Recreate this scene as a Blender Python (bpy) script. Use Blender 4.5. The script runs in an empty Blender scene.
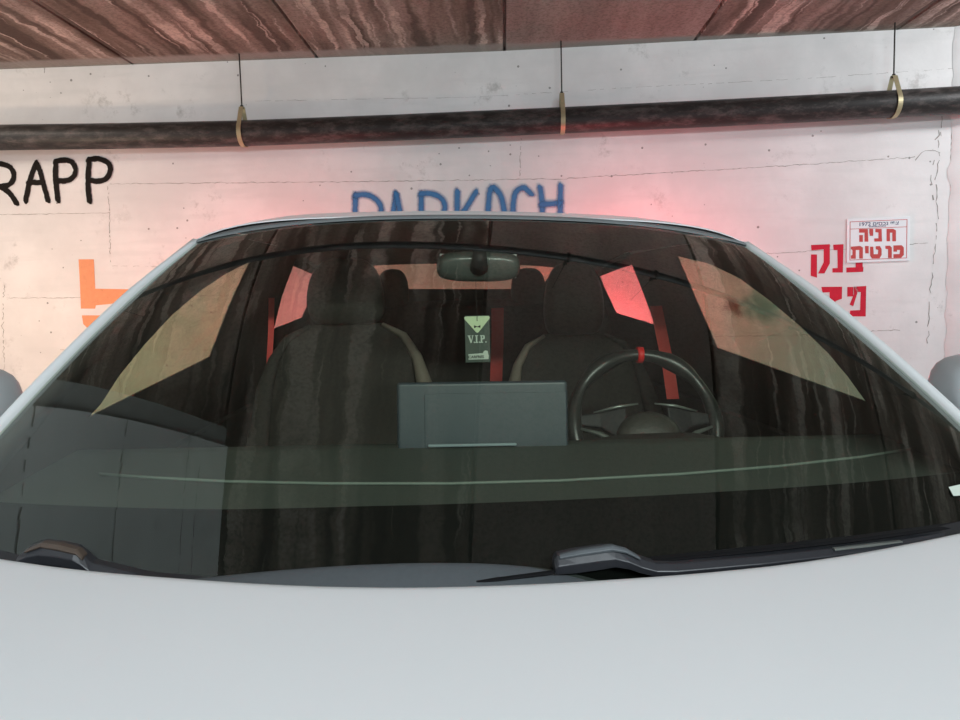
import bpy, bmesh, math, random
import numpy as np
from mathutils import Vector, Matrix
from mathutils.geometry import tessellate_polygon
random.seed(7)
C = bpy.context.scene.collection

# ------------------------------------------------------------------ camera
F = 720.0; CX, CY = 480.0, 360.0
def Rx(a): c, s = math.cos(a), math.sin(a); return np.array([[1,0,0],[0,c,-s],[0,s,c]])
def Rz(a): c, s = math.cos(a), math.sin(a); return np.array([[c,-s,0],[s,c,0],[0,0,1]])
YAW, PITCH, ROLL = 2.0, -4.75, -1.4
CAM = np.array([0, 0, 1.235])
R = Rz(math.radians(YAW)) @ Rx(math.radians(90+PITCH)) @ Rz(math.radians(ROLL))
cam = bpy.data.cameras.new('camera'); cam.sensor_width = 36; cam.lens = 27; cam.clip_start = .02
co = bpy.data.objects.new('camera', cam); C.objects.link(co)
co.matrix_world = Matrix.Translation(CAM) @ Matrix([list(map(float, r)) for r in R]).to_4x4()
bpy.context.scene.camera = co

CYAW = math.radians(4.9)
Rc = Rz(CYAW); CO = -Rc @ np.array([-.08, 0, 0])
def ray(px, py):
    d = R @ np.array([(px-CX)/F, -(py-CY)/F, -1.]); return d
O_CAR = Rc.T @ (CAM - CO)
def rayc(px, py): return Rc.T @ ray(px, py)
# points of the car (car coordinates: y forward into the scene, z up)
def at_y(px, py, y): d = rayc(px, py); return O_CAR + d*((y-O_CAR[1])/d[1])
def at_z(px, py, z): d = rayc(px, py); return O_CAR + d*((z-O_CAR[2])/d[2])
def at_side(px, py, s, off=0.0):
    # plane s*x = .83-off-.415(z-.92)
    d = rayc(px, py); k = (.792-off+.415*.92 - s*O_CAR[0] - .415*O_CAR[2])/(s*d[0]+.415*d[2]); return O_CAR + d*k
YW = 4.88; ZC = 2.86; BEND = .050
def yw(x): return YW-BEND*max(0.0, x)      # the back wall bends slightly towards the camera on the right
def on_wall(px, py, o=0.0):
    d = ray(px, py); k = (YW-o)/d[1]
    if d[0] > 0: k = (YW-o)/(d[1]+BEND*d[0])
    return CAM + d*k

# ------------------------------------------------------------------ helpers
def link(o, parent=None):
    C.objects.link(o)
    if parent is not None: o.parent = parent
    return o
def mesh(name, verts, faces, mat=None, parent=None, smooth=False, mats=None, mi=None):
    me = bpy.data.meshes.new(name)
    me.from_pydata([tuple(map(float, v)) for v in verts], [], [tuple(f) for f in faces]); me.update()
    for m in (mats or [mat]): me.materials.append(m)
    if mi:
        for p, i in zip(me.polygons, mi): p.material_index = i
    if smooth:
        for p in me.polygons: p.use_smooth = True
    o = bpy.data.objects.new(name, me)
    return link(o, parent)
class MB:
    def __init__(s): s.v = []; s.f = []; s.m = []; s.cur = 0
    def add(s, v, f):
        b = len(s.v); s.v += [tuple(map(float, p)) for p in v]; s.f += [tuple(b+i for i in q) for q in f]; s.m += [s.cur]*len(f)
    def box(s, lo, hi):
        x0,y0,z0 = lo; x1,y1,z1 = hi
        s.add([(x0,y0,z0),(x1,y0,z0),(x1,y1,z0),(x0,y1,z0),(x0,y0,z1),(x1,y0,z1),(x1,y1,z1),(x0,y1,z1)],
              [(0,3,2,1),(4,5,6,7),(0,1,5,4),(1,2,6,5),(2,3,7,6),(3,0,4,7)])
    def grid(s, P, close_u=False):
        n, m = len(P), len(P[0]); f = []
        for i in range(n if close_u else n-1):
            for j in range(m-1):
                a = i*m+j; b = ((i+1) % n)*m+j
                f.append((a, b, b+1, a+1))
        s.add([p for r in P for p in r], f)
    def loft(s, rings, cap=True):   # rings: list of closed loops, same count
        n = len(rings[0]); f = []
        for i in range(len(rings)-1):
            for j in range(n):
                a = i*n+j; b = i*n+(j+1) % n; f.append((a, b, b+n, a+n))
        if cap:
            f.append(tuple(reversed(range(n)))); f.append(tuple((len(rings)-1)*n+j for j in range(n)))
        s.add([p for r in rings for p in r], f)
    def tube(s, pts, r, n=12, closed=False, cap=True):
        pts = [Vector(p) for p in pts]; N = len(pts); rings = []
        rs = r if isinstance(r, (list, tuple)) else [r]*N
        up = None
        for i, p in enumerate(pts):
            t = (pts[(i+1) % N]-pts[i-1]) if closed else (pts[min(i+1, N-1)]-pts[max(i-1, 0)])
            t.normalize()
            if up is None: up = Vector((0,0,1)) if abs(t.z) < .9 else Vector((1,0,0))
            a = t.cross(up).normalized(); b = a.cross(t).normalized(); up = b
            rings.append([p + a*math.cos(q)*rs[i] + b*math.sin(q)*rs[i] for q in [2*math.pi*k/n for k in range(n)]])
        if closed: rings.append(rings[0])
        s.loft(rings, cap and not closed)
    def build(s, name, mat=None, parent=None, smooth=False, mats=None, bevel=0, seg=2, sub=0):
        o = mesh(name, s.v, s.f, mat, parent, smooth, mats, s.m if mats else None)
        bm = bmesh.new(); bm.from_mesh(o.data); bmesh.ops.recalc_face_normals(bm, faces=bm.faces); bm.to_mesh(o.data); bm.free()
        if bevel:
            b = o.modifiers.new('bevel', 'BEVEL'); b.width = bevel; b.segments = seg; b.limit_method = 'ANGLE'; b.angle_limit = math.radians(40)
        if sub:
            b = o.modifiers.new('sub', 'SUBSURF'); b.levels = sub; b.render_levels = sub
        return o
def sell(cx, cy, z, rx, ry, n=2.6, k=28):     # superellipse ring
    out = []
    for i in range(k):
        t = 2*math.pi*i/k; c, s_ = math.cos(t), math.sin(t)
        out.append((cx+rx*math.copysign(abs(c)**(2/n), c), cy+ry*math.copysign(abs(s_)**(2/n), s_), z))
    return out
def stack(secs, n=2.6, k=28):
    m = MB(); m.loft([sell(*q, n=n, k=k) for q in secs]); return m
def slab(name, outer, holes, thick, mat, parent, bevel=0.0):
    """polygon (3-D points in one plane) with holes, extruded along vector thick"""
    loops = [[Vector(p) for p in outer]] + [[Vector(p) for p in h] for h in holes]
    tris = tessellate_polygon(loops); flat = [p for l in loops for p in l]; N = len(flat); t = Vector(thick)
    v = flat + [p+t for p in flat]; f = []
    for a, b, c in tris: f.append((a, b, c)); f.append((c+N, b+N, a+N))
    k = 0
    for l in loops:
        n = len(l)
        for i in range(n): f.append((k+i, k+(i+1) % n, k+(i+1) % n+N, k+i+N))
        k += n
    m = MB(); m.add(v, f)
    return m.build(name, mat, parent, bevel=bevel)
def empty(name, loc=(0,0,0), rz=0):
    o = bpy.data.objects.new(name, None); C.objects.link(o); o.location = tuple(map(float, loc)); o.rotation_euler = (0,0,rz); o.empty_display_size = .1; return o
def tag(o, label=None, cat=None, group=None, kind=None):
    if label: o['label'] = label
    if cat: o['category'] = cat
    if group: o['group'] = group
    if kind: o['kind'] = kind
    return o

# ------------------------------------------------------------------ materials
class NT:
    def __init__(s, name):
        s.m = bpy.data.materials.new(name); s.m.use_nodes = True; s.t = s.m.node_tree; s.t.nodes.clear()
        s.out = s.t.nodes.new('ShaderNodeOutputMaterial')
    def n(s, typ, **kw):
        o = s.t.nodes.new(typ)
        for k, v in kw.items():
            if k.startswith('i_'):
                key = k[2:]; key = int(key) if key.isdigit() else key.replace('_', ' ')
                s.set(o.inputs[key], v)
            else: setattr(o, k, v)
        return o
    def set(s, inp, v):
        if isinstance(v, bpy.types.NodeSocket): s.t.links.new(v, inp)
        else: inp.default_value = v
    def math(s, op, a, b=0.0, c=0.0, clamp=False):
        o = s.t.nodes.new('ShaderNodeMath'); o.operation = op; o.use_clamp = clamp
        s.set(o.inputs[0], a); s.set(o.inputs[1], b); s.set(o.inputs[2], c); return o.outputs[0]
    def mix(s, f, a, b):
        o = s.t.nodes.new('ShaderNodeMix'); o.data_type = 'RGBA'; s.set(o.inputs[0], f); s.set(o.inputs[6], a); s.set(o.inputs[7], b); return o.outputs[2]
    def noise(s, vec, scale, detail=4, rough=.55, dist=0):
        o = s.n('ShaderNodeTexNoise'); s.set(o.inputs['Vector'], vec); o.inputs['Scale'].default_value = scale
        o.inputs['Detail'].default_value = detail; o.inputs['Roughness'].default_value = rough; o.inputs['Distortion'].default_value = dist
        return o.outputs['Fac']
    def ramp(s, x, a, b, lo=0.0, hi=1.0):
        o = s.t.nodes.new('ShaderNodeMapRange'); o.interpolation_type = 'SMOOTHSTEP'
        s.set(o.inputs[0], x); s.set(o.inputs[1], a); s.set(o.inputs[2], b); s.set(o.inputs[3], lo); s.set(o.inputs[4], hi); return o.outputs[0]
    def comb(s, x, y, z):
        o = s.t.nodes.new('ShaderNodeCombineXYZ'); s.set(o.inputs[0], x); s.set(o.inputs[1], y); s.set(o.inputs[2], z); return o.outputs[0]
    def pos(s): return s.n('ShaderNodeTexCoord').outputs['Object']
    def sep(s, v):
        o = s.t.nodes.new('ShaderNodeSeparateXYZ'); s.set(o.inputs[0], v); return o.outputs
    def bsdf(s, col, rough=.6, metal=0.0, spec=.5, bump=None, bs=.3, bd=.01, coat=0.0, emis=None, es=0.0, alpha=None):
        b = s.t.nodes.new('ShaderNodeBsdfPrincipled')
        s.set(b.inputs['Base Color'], col); s.set(b.inputs['Roughness'], rough); s.set(b.inputs['Metallic'], metal)
        s.set(b.inputs['Specular IOR Level'], spec); s.set(b.inputs['Coat Weight'], coat)
        if coat: b.inputs['Coat Roughness'].default_value = .08
        if alpha is not None: s.set(b.inputs['Alpha'], alpha)
        if emis: b.inputs['Emission Color'].default_value = emis; b.inputs['Emission Strength'].default_value = es
        if bump is not None:
            k = s.t.nodes.new('ShaderNodeBump'); s.set(k.inputs['Height'], bump); k.inputs['Strength'].default_value = bs; k.inputs['Distance'].default_value = bd
            s.t.links.new(k.outputs[0], b.inputs['Normal'])
        s.t.links.new(b.outputs[0], s.out.inputs[0]); return s.m
def c4(r, g, b): return (r, g, b, 1)
def plain(name, col, rough=.6, metal=0.0, spec=.5, var=.12, scale=30, coat=0.0, bump=.1, bd=.002):
    t = NT(name); p = t.pos(); n = t.noise(p, scale, 4)
    a = tuple(c*(1-var) for c in col)+(1,); b = tuple(min(1, c*(1+var)) for c in col)+(1,)
    return t.bsdf(t.mix(n, a, b), rough, metal, spec, bump=n if bump else None, bs=bump, bd=bd, coat=coat)

# white painted formwork concrete
def wall_mat(name, base=(.80,.775,.765)):
    t = NT(name); p = t.pos(); x, y, z = t.sep(p)
    big = t.noise(p, 1.7, 5, .6); sm = t.noise(p, 14, 6, .65)
    col = t.mix(t.ramp(big, .35, .7), c4(*[c*.86 for c in base]), c4(*base))
    hs = t.noise(t.comb(t.math('MULTIPLY', x, 1.2), y, t.math('MULTIPLY', z, 9)), 1.6, 3)
    col = t.mix(t.ramp(hs, .5, .72, 0, .3), col, c4(.62,.61,.60))
    g = t.math('MULTIPLY', t.ramp(t.noise(p, 5, 7, .75), .56, .72, 0, .7), t.ramp(big, .45, .6))
    col = t.mix(g, col, c4(.42,.40,.38))
    vo = t.n('ShaderNodeTexVoronoi'); t.set(vo.inputs['Vector'], p); vo.inputs['Scale'].default_value = 15; vo.inputs['Randomness'].default_value = 1
    rnd = t.sep(vo.outputs['Color'])[0]
    r = t.math('MULTIPLY', t.ramp(rnd, .45, 1.0, 0, 1), .12)
    pit = t.math('LESS_THAN', t.math('ADD', vo.outputs['Distance'], t.math('MULTIPLY', t.math('SUBTRACT', sm, .5), .12)), r)
    col = t.mix(t.math('MULTIPLY', pit, .75), col, c4(.16,.15,.14))
    h = t.math('SUBTRACT', t.math('ADD', t.math('MULTIPLY', sm, .5), big), t.math('MULTIPLY', pit, 1.5))
    return t.bsdf(col, .62, spec=.3, bump=h, bs=.35, bd=.012)
M_wall = wall_mat('white_painted_concrete')
M_crack = plain('dark_joint_crack', (.30,.27,.25), .95, var=.5, scale=60)  # dark grey of the joints and cracks in the concrete

# water-stained ceiling slabs
def ceil_mat():
    t = NT('stained_concrete_slabs'); p = t.pos(); x, y, z = t.sep(p)
    idx = t.math('FLOOR', t.math('DIVIDE', t.math('SUBTRACT', x, .03), 1.215))
    wob = t.math('MULTIPLY', t.math('SUBTRACT', t.noise(p, 6, 6, .62), .5), .115)
    xs = t.math('ADD', x, wob)
    pid = t.math('MULTIPLY', idx, 7.3)
    tone = t.noise(t.comb(t.math('MULTIPLY', x, 2.5), t.math('MULTIPLY', y, .35), pid), 1.6, 5, .6)
    col = t.mix(t.ramp(tone, .36, .64), c4(.20,.145,.115), c4(.42,.33,.28))
    # streaks
    s1 = t.noise(t.comb(t.math('MULTIPLY', xs, 9.5), t.math('MULTIPLY', y, .30), pid), 1.0, 2, .5)
    s2 = t.noise(t.comb(t.math('MULTIPLY', xs, 22), t.math('MULTIPLY', y, .55), t.math('ADD', pid, 3.1)), 1.0, 2, .5)
    brk = t.ramp(t.noise(t.comb(x, t.math('MULTIPLY', y, 1.2), pid), 2.4, 3), .36, .56, .25, 1)
    plainp = t.math('COMPARE', idx, 0.0, .1)
    amp = t.math('SUBTRACT', 1.0, t.math('MULTIPLY', plainp, .85))
    light = t.math('MULTIPLY', t.math('MULTIPLY', t.math('MAXIMUM', t.ramp(s1, .57, .63), t.ramp(s2, .60, .66, 0, .85)), brk), amp)
    dark = t.math('MULTIPLY', t.ramp(s1, .52, .38, 0, .75), amp)
    col = t.mix(dark, col, c4(.085,.058,.045))
    col = t.mix(t.math('MULTIPLY', light, .95), col, c4(.74,.62,.54))
    col = t.mix(t.math('MULTIPLY', plainp, .55), col, c4(.44,.35,.32))
    sp = t.noise(p, 55, 6, .7)
    col = t.mix(t.ramp(sp, .42, .66, 0, .42), col, c4(.07,.05,.04))
    # mortar band along the back wall
    e = t.math('ADD', y, t.math('MULTIPLY', t.math('SUBTRACT', t.noise(p, 9, 4), .5), .07))
    band = t.ramp(e, YW-.17, YW-.11)
    col = t.mix(t.math('MULTIPLY', band, .85), col, t.mix(sp, c4(.24,.22,.20), c4(.50,.48,.44)))
    return t.bsdf(col, .85, spec=.25, bump=t.math('ADD', sp, tone), bs=.3, bd=.01)
M_ceil = ceil_mat()
M_floor = plain('grey_concrete_floor', (.30,.30,.29), .55, var=.2, scale=3)
M_grey = plain('bare_grey_concrete', (.30,.28,.27), .9, var=.25, scale=12, bump=.5)
M_pipe = (lambda t: t.bsdf(t.mix(t.ramp(t.noise(t.comb(t.math('MULTIPLY', t.sep(t.pos())[0], .4), t.sep(t.pos())[1], t.sep(t.pos())[2]), 22, 6, .7), .42, .72), c4(.018,.016,.015), c4(.10,.085,.08)), .48, spec=.45, bump=t.noise(t.pos(), 60, 4), bs=.3, bd=.003))(NT('dusty_black_pipe'))
M_rod = plain('dark_steel_rod', (.05,.045,.04), .6, .6)
M_brass = plain('galvanised_strap', (.48,.42,.26), .42, .55, var=.2, scale=40)

# car
M_paint = plain('white_car_paint', (.86,.875,.885), .32, spec=.5, var=.008, scale=4, coat=.35, bump=0)
M_pillar = plain('silver_white_pillar_paint', (.74,.76,.76), .3, spec=.5, var=.02, coat=.5, bump=0)
M_rubber = plain('black_rubber_seal', (.007,.007,.008), .7, spec=.15, var=.3)
M_frit = plain('black_ceramic_band', (.006,.007,.007), .9, spec=.05, var=.01, bump=0)
M_gloss = plain('grey_top_moulding', (.17,.185,.19), .5, var=.06, bump=0)
M_black = plain('black_plastic_grain', (.018,.018,.020), .55, var=.2, scale=200, bump=.2)
M_wiper = plain('matt_black_wiper_paint', (.028,.029,.034), .38, var=.12, scale=80)
M_wiperlit = plain('warm_lit_wiper_cap', (.085,.062,.048), .45, var=.2, scale=60)  # brown tint paints warm light on top of the cap
M_cowl = plain('grey_cowl_plastic', (.085,.096,.104), .55, var=.12, scale=150)
M_dash = plain('soft_grey_dash', (.075,.090,.082), .62, var=.12, scale=220, bump=.25)
M_dashlip = plain('pale_dash_seam', (.19,.235,.21), .5, var=.08)
M_trim = plain('dark_interior_trim', (.045,.041,.038), .7, var=.18, scale=60)
M_liner = plain('charcoal_headliner', (.05,.044,.042), .95, var=.12, scale=120)
M_leather = plain('black_leather', (.055,.052,.046), .42, spec=.5, var=.15, scale=90, bump=.35, bd=.003)
M_bolsterlit = plain('lit_brown_grey_bolster', (.24,.20,.165), .4, var=.12, scale=90)  # paler tone paints the highlight on the inner bolsters
M_cloth = plain('dark_seat_cloth', (.040,.036,.032), .9, var=.15, scale=160)
M_belt = plain('red_seat_belt_webbing', (.95,.10,.09), .7, var=.08, scale=90)
M_redmark = plain('red_leather_band', (.85,.02,.02), .5, var=.05)
M_wheelrim = plain('perforated_black_leather', (.028,.03,.029), .3, var=.2, scale=300, bump=.3, bd=.001)
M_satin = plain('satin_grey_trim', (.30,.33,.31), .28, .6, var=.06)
M_screen = (lambda t: t.bsdf(t.mix(t.noise(t.pos(), 40, 3), c4(.040,.058,.074), c4(.050,.070,.088)), .38, spec=.5, coat=.3))(NT('blue_grey_screen_shell'))
M_screenstrip = plain('pale_blue_screen_strip', (.30,.38,.42), .35, var=.04)  # pale blue for the strip low on the screen back
M_mirrorshell = plain('grey_green_mirror_shell', (.050,.066,.060), .42, var=.08, coat=.5, bump=0)
M_doormirror = plain('light_grey_mirror_housing', (.50,.53,.54), .4, var=.03, bump=0)
M_card = plain('dark_green_card', (.060,.085,.070), .5, var=.08)
M_cardlight = plain('pale_lime_print', (.72,.86,.56), .55, var=.04)
M_cardtext = plain('off_white_print', (.62,.70,.62), .55, var=.04)
M_ink = plain('black_ink', (.02,.02,.02), .6, var=.1)
M_tyre = plain('tyre_rubber', (.02,.02,.02), .85, var=.2)
M_chrome = plain('silver_alloy', (.6,.6,.6), .3, .9, var=.05)
def glass_mat(name, tint, f0, gain, gcol=(1,1,1)):
    t = NT(name); tr = t.n('ShaderNodeBsdfTransparent'); tr.inputs[0].default_value = c4(*tint)
    gl = t.n('ShaderNodeBsdfGlossy'); gl.inputs['Color'].default_value = c4(*gcol); gl.inputs['Roughness'].default_value = 0.0
    ge = t.n('ShaderNodeNewGeometry'); dt = t.n('ShaderNodeVectorMath', operation='DOT_PRODUCT')
    t.t.links.new(ge.outputs['Incoming'], dt.inputs[0]); t.t.links.new(ge.outputs['Normal'], dt.inputs[1])
    k = t.math('SUBTRACT', 1.0, t.math('ABSOLUTE', dt.outputs['Value']), clamp=True)
    f = t.math('MULTIPLY', t.math('ADD', f0, t.math('POWER', k, 4.0)), gain, clamp=True)     # thin pane Fresnel
    mx = t.n('ShaderNodeMixShader'); t.set(mx.inputs[0], f); t.t.links.new(tr.outputs[0], mx.inputs[1]); t.t.links.new(gl.outputs[0], mx.inputs[2])
    t.t.links.new(mx.outputs[0], t.out.inputs[0]); return t.m
M_glass = glass_mat('windscreen_glass', (.80,.83,.74), .042, 1.75, (.90,1,.96))
M_side = glass_mat('tinted_side_glass', (.33,.41,.30), .02, .12)
M_rearside = glass_mat('tinted_rear_side_glass', (.42,.38,.37), .02, .12)
M_rear = glass_mat('tinted_rear_glass', (.46,.36,.28), .02, .12)
def lamp_mat(name, col, s):
    t = NT(name); return t.bsdf(col, .3, emis=col, es=s)
M_tail = lamp_mat('lit_red_tail_lens', c4(1,.035,.05), 10)

def paint_mat(name, col, rough=.7, soft=False, amt=1.0):
    t = NT(name); p = t.pos(); n = t.noise(p, 35, 6, .7)
    a = t.n('ShaderNodeAttribute', attribute_name='edge').outputs['Fac']
    if soft: al = t.math('MULTIPLY', t.ramp(t.math('ADD', a, t.math('MULTIPLY', t.math('SUBTRACT', n, .5), .35)), 0.08, .95), amt)
    else: al = t.math('MULTIPLY', t.ramp(t.math('ADD', a, t.math('MULTIPLY', t.math('SUBTRACT', n, .5), .9)), .0, .18), t.ramp(n, .3, .42, amt*.93, amt))
    return t.bsdf(t.mix(n, tuple(c*.8 for c in col)+(1,), tuple(min(1, c*1.15) for c in col)+(1,)), rough, spec=.12, alpha=al)
M_pblack = paint_mat('black_brush_paint', (.012,.009,.007))
M_pblue = paint_mat('blue_spray_paint', (.06,.20,.42), soft=True, amt=.95)
M_pred = paint_mat('red_stencil_paint', (.58,.025,.05))
M_porange = paint_mat('orange_roller_paint', (.95,.36,.17), amt=.8)
M_pteal = paint_mat('teal_spray_paint', (.20,.52,.45), soft=True, amt=.45)
M_pbrown = paint_mat('brown_smudge_paint', (.30,.15,.11), soft=True, amt=.5)
M_signwhite = plain('white_sign_enamel', (.80,.81,.83), .18, var=.02, coat=.6, bump=0)
M_signred = plain('sign_red_print', (.52,.055,.05), .35, var=.04, bump=0)
M_signblue = plain('sign_navy_print', (.07,.08,.16), .4, var=.04, bump=0)

# ------------------------------------------------------------------ the garage
XL, XR, YB = -5.6, 5.6, -4.5
m = MB(); m.box((XL, YB, -.12), (XR, YW+.3, 0)); fl = m.build('floor', M_floor); tag(fl, 'grey concrete garage floor', kind='structure')
# ceiling slabs with V seams: one profile swept along y
seams = [-4.90,-3.67,-2.44,-1.20,.04,1.26,2.50,3.73,4.96]
prof = [XL]; P = [(XL, ZC)]
for s in seams: P += [(s-.011, ZC), (s-.006, ZC+.03), (s+.006, ZC+.03), (s+.011, ZC)]
P.append((XR, ZC))
m = MB(); ys = [YB, -2, 0, 1, 2, 3, 4, YW+.3]
m.grid([[(x, y, z) for y in ys] for x, z in P])
m.add([(XL,YB,ZC+.2),(XR,YB,ZC+.2),(XR,YW+.3,ZC+.2),(XL,YW+.3,ZC+.2)], [(0,1,2,3)])
ce = m.build('ceiling', M_ceil); tag(ce, 'stained brown concrete ceiling of long precast slabs', kind='structure')

# back wall with crack lines as a second material
def jag(pts, w=.5, amp=.6, step=3.0, gap=0.0):
    """thin jagged dark ribbon along pixel points laid on the wall"""
    out = []
    for (x0, y0), (x1, y1) in zip(pts, pts[1:]):
        L = math.hypot(x1-x0, y1-y0); n = max(1, int(L/step))
        for i in range(n): out.append((x0+(x1-x0)*i/n, y0+(y1-y0)*i/n))
    out.append(pts[-1])
    q = []
    for i, (x, y) in enumerate(out):
        dx, dy = pts[-1][0]-pts[0][0], pts[-1][1]-pts[0][1]; L = math.hypot(dx, dy)
        k = random.gauss(0, amp*.45); q.append((x-dy/L*k, y+dx/L*k, w*random.uniform(.3, 1.3)))
    for (x0,y0,w0), (x1,y1,w1) in zip(q, q[1:]):
        if random.random() < gap: continue
        a = on_wall(x0, y0); b = on_wall(x1, y1); d = b-a; L = np.linalg.norm(d); n = np.array([-d[2], 0, d[0]])/max(L, 1e-6)*.0032
        o = np.array([0,-.0012,0])
        mw.add([a+n*w0+o, a-n*w0+o, b-n*w1+o, b+n*w1+o], [(0,1,2,3)])
mw = MB(); A_ = [(XL, YW), (0, YW), (XR, yw(XR)), (XR, YW+.25), (XL, YW+.25)]
mw.loft([[(x, y, 0) for x, y in A_], [(x, y, ZC) for x, y in A_]]); mw.cur = 1
jag([(110,184),(320,182),(560,179),(640,174),(800,165),(915,157)], .55, .7)
jag([(-40,215),(110,213)], .5, .5)
jag([(108,186),(110,225),(111,262)], .6, 1.2, 2, .25)
jag([(521,138),(520,176)], .6, .9, 2, .15)
jag([(8,298),(60,298),(170,296),(260,295)], .5, .5)
jag([(4,285),(3,330),(5,380)], .6, 1.5, 2, .3)
jag([(60,350),(160,349),(210,350),(300,351)], .45, .4)
jag([(120,352),(119,420)], .5, .7)
jag([(255,101),(480,97),(640,87),(800,79),(960,68)], .28, .4, 4, .3)
jag([(700,256),(780,253),(860,248),(928,243)], .5, .7)
jag([(690,337),(800,335),(900,330)], .5, .6)
jag([(112,266),(200,267)], .3, .4, 3, .3)
jag([(943,112),(940,140),(936,180),(938,215),(934,260),(929,310),(926,360)], .8, 1.5, 4, .35)
jag([(938,120),(936,150),(931,170),(933,200)], 1.3, 2.0, 5, .5)
jag([(915,160),(925,150),(940,152)], .8, 1.5, 4, .3)
jag([(952,112),(950,200),(948,300),(947,370)], .45, .8, 3, .2)
0 and jag([(-5,62.5),(130,61.5),(320,58),(510,53),(640,47),(800,39),(965,31)], .7, 1.2, 3, .05)
for x, y in [(46,65),(45,68),(152,50)]:
    jag([(x, y), (x-1, y+5)], .6, .5, 2)
wb = mw.build('wall_back', mats=[M_wall, M_crack]); tag(wb, 'white painted concrete back wall with formwork joints', kind='structure')
# rough pilaster at the right of the back wall
m = MB(); xa = on_wall(949, 200)[0]
rows = []
for k in range(60):
    z = ZC*k/59; yq = yw(xa); rows.append([(xa+random.gauss(0,.006), yq-.002, z), (xa+.05+random.gauss(0,.006), yq-.030, z), (xa+.5, yq-.060, z)])
m.grid(rows)
o = m.build('trim_1', M_wall, smooth=True); tag(o, 'rough white concrete pilaster at the right of the back wall', kind='structure')
# concrete pier on the left between the bays (shows in the windscreen)
m = MB(); m.box((-1.62, -1.6, 0), (-1.17, 1.27, ZC)); m.cur = 1; m.box((-1.60, 1.27, 0), (-1.185, 1.37, ZC-.0))
m.cur = 2
for z in (1.50, 1.95, 2.44, 2.56):
    for k in range(90):
        y0 = -1.6+2.87*k/90; y1 = -1.6+2.87*(k+1)/90; a, b = random.gauss(0,.003), random.gauss(0,.003); w = random.uniform(.0015,.004)
        if random.random() < .85: m.add([(-1.1688,y0,z+a-w),(-1.1688,y0,z+a+w),(-1.1688,y1,z+b+w),(-1.1688,y1,z+b-w)], [(0,1,2,3)])
o = m.build('wall_left', mats=[M_wall, M_grey, M_crack]); tag(o, 'white concrete pier wall on the left between parking bays', kind='structure')

# ribbons of paint on the wall
def strokes(name, lines, w, mat, label, cap=True, wallp=None):
    wallp = wallp or on_wall
    V = []; Fc = []; E = []
    for li, ln in enumerate(lines):
        pts = [Vector(wallp(*p)) for p in ln]
        # resample smooth
        q = []
        n = len(pts)
        for i in range(n-1):
            p0 = pts[max(i-1,0)]; p1 = pts[i]; p2 = pts[i+1]; p3 = pts[min(i+2,n-1)]
            for k in range(6):
                t = k/6; q.append(.5*((2*p1)+(p2-p0)*t+(2*p0-5*p1+4*p2-p3)*t*t+(3*p1-p0-3*p2+p3)*t**3))
        q.append(pts[-1])
        if cap:
            d0 = (q[0]-q[1]).normalized()*w*.5; d1 = (q[-1]-q[-2]).normalized()*w*.5; q = [q[0]+d0]+q+[q[-1]+d1]
        b = len(V); N = len(q)
        for i, p in enumerate(q):
            d = q[min(i+1,N-1)]-q[max(i-1,0)]; d.normalize(); nn = Vector((-d.z, 0, d.x))
            ww = w*(.5 if not cap or 0 < i < N-1 else .32)
            off = Vector((0, -.0022-.0004*li, 0)); e = 1.0 if 0 < i < N-1 or not cap else 0.0
            for s_, ev in ((-1, 0), (0, e), (1, 0)): V.append(p+nn*ww*s_+off); E.append(ev)
        for i in range(N-1):
            for j in (0, 1): Fc.append((b+i*3+j, b+i*3+j+1, b+i*3+j+4, b+i*3+j+3))
    o = mesh(name, V, Fc, mat, wb); a = o.data.attributes.new('edge', 'FLOAT', 'POINT'); a.data.foreach_set('value', E)
    o['label'] = label; return o
def sc(pts, k, ox, oy): return [(x/k+ox, y/k+oy) for x, y in pts]
L = [[(-50,500),(-55,380),(-52,262)],[(-55,262),(0,262),(60,282),(85,330),(68,378),(20,398),(-40,402)],[(5,402),(60,440),(102,502)],
     [(155,488),(185,350),(222,256)],[(222,256),(248,330),(290,486)],[(172,375),(258,375)],
     [(350,484),(336,360),(336,250)],[(336,250),(385,242),(435,256),(455,300),(440,345),(400,365),(350,366)],
     [(540,490),(530,380),(538,238)],[(532,240),(590,234),(648,256),(665,300),(640,350),(592,368),(540,362)]]
for w_, x0 in ((None, 0),): strokes('painted_letters', [sc(l, 6, 0, 120) for l in L], .040, M_pblack, 'black hand-painted letters RAPP on the left of the wall')
L = [[(58,330),(62,100)],[(62,102),(110,100),(152,126),(165,165),(145,215),(70,220)],
     [(190,330),(225,95)],[(225,95),(275,330)],[(205,240),(260,240)],
     [(325,330),(325,95)],[(325,95),(372,96),(412,122),(418,165),(390,215),(330,220)],[(370,220),(430,330)],
     [(465,330),(470,85)],[(545,88),(500,160),(472,210)],[(475,200),(550,330)],
     [(588,330),(598,92),(630,85),(655,150),(675,330)],[(595,230),(665,230)],
     [(765,98),(735,72),(702,92),(692,155),(695,250),(725,320),(770,300)],
     [(800,70),(808,140),(812,330)],[(882,62),(880,330)],[(806,138),(880,134)]]
strokes('sprayed_letters', [sc(l, 4, 340, 170) for l in L], .080, M_pblue, 'blurry blue sprayed letters PARKACH above the car roof')
def wpoly(polys, name, mat, label, k=1, ox=0, oy=0):
    V = []; Fc = []
    for p in polys:
        pts = [Vector(on_wall(x/k+ox, y/k+oy))+Vector((0,-.002,0)) for x, y in p]
        b = len(V); V += pts
        for tr in tessellate_polygon([pts]): Fc.append(tuple(b+i for i in tr))
    o = mesh(name, V, Fc, mat, wb); a = o.data.attributes.new('edge', 'FLOAT', 'POINT'); a.data.foreach_set('value', [1.0]*len(V)); o['label'] = label; return o
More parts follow.
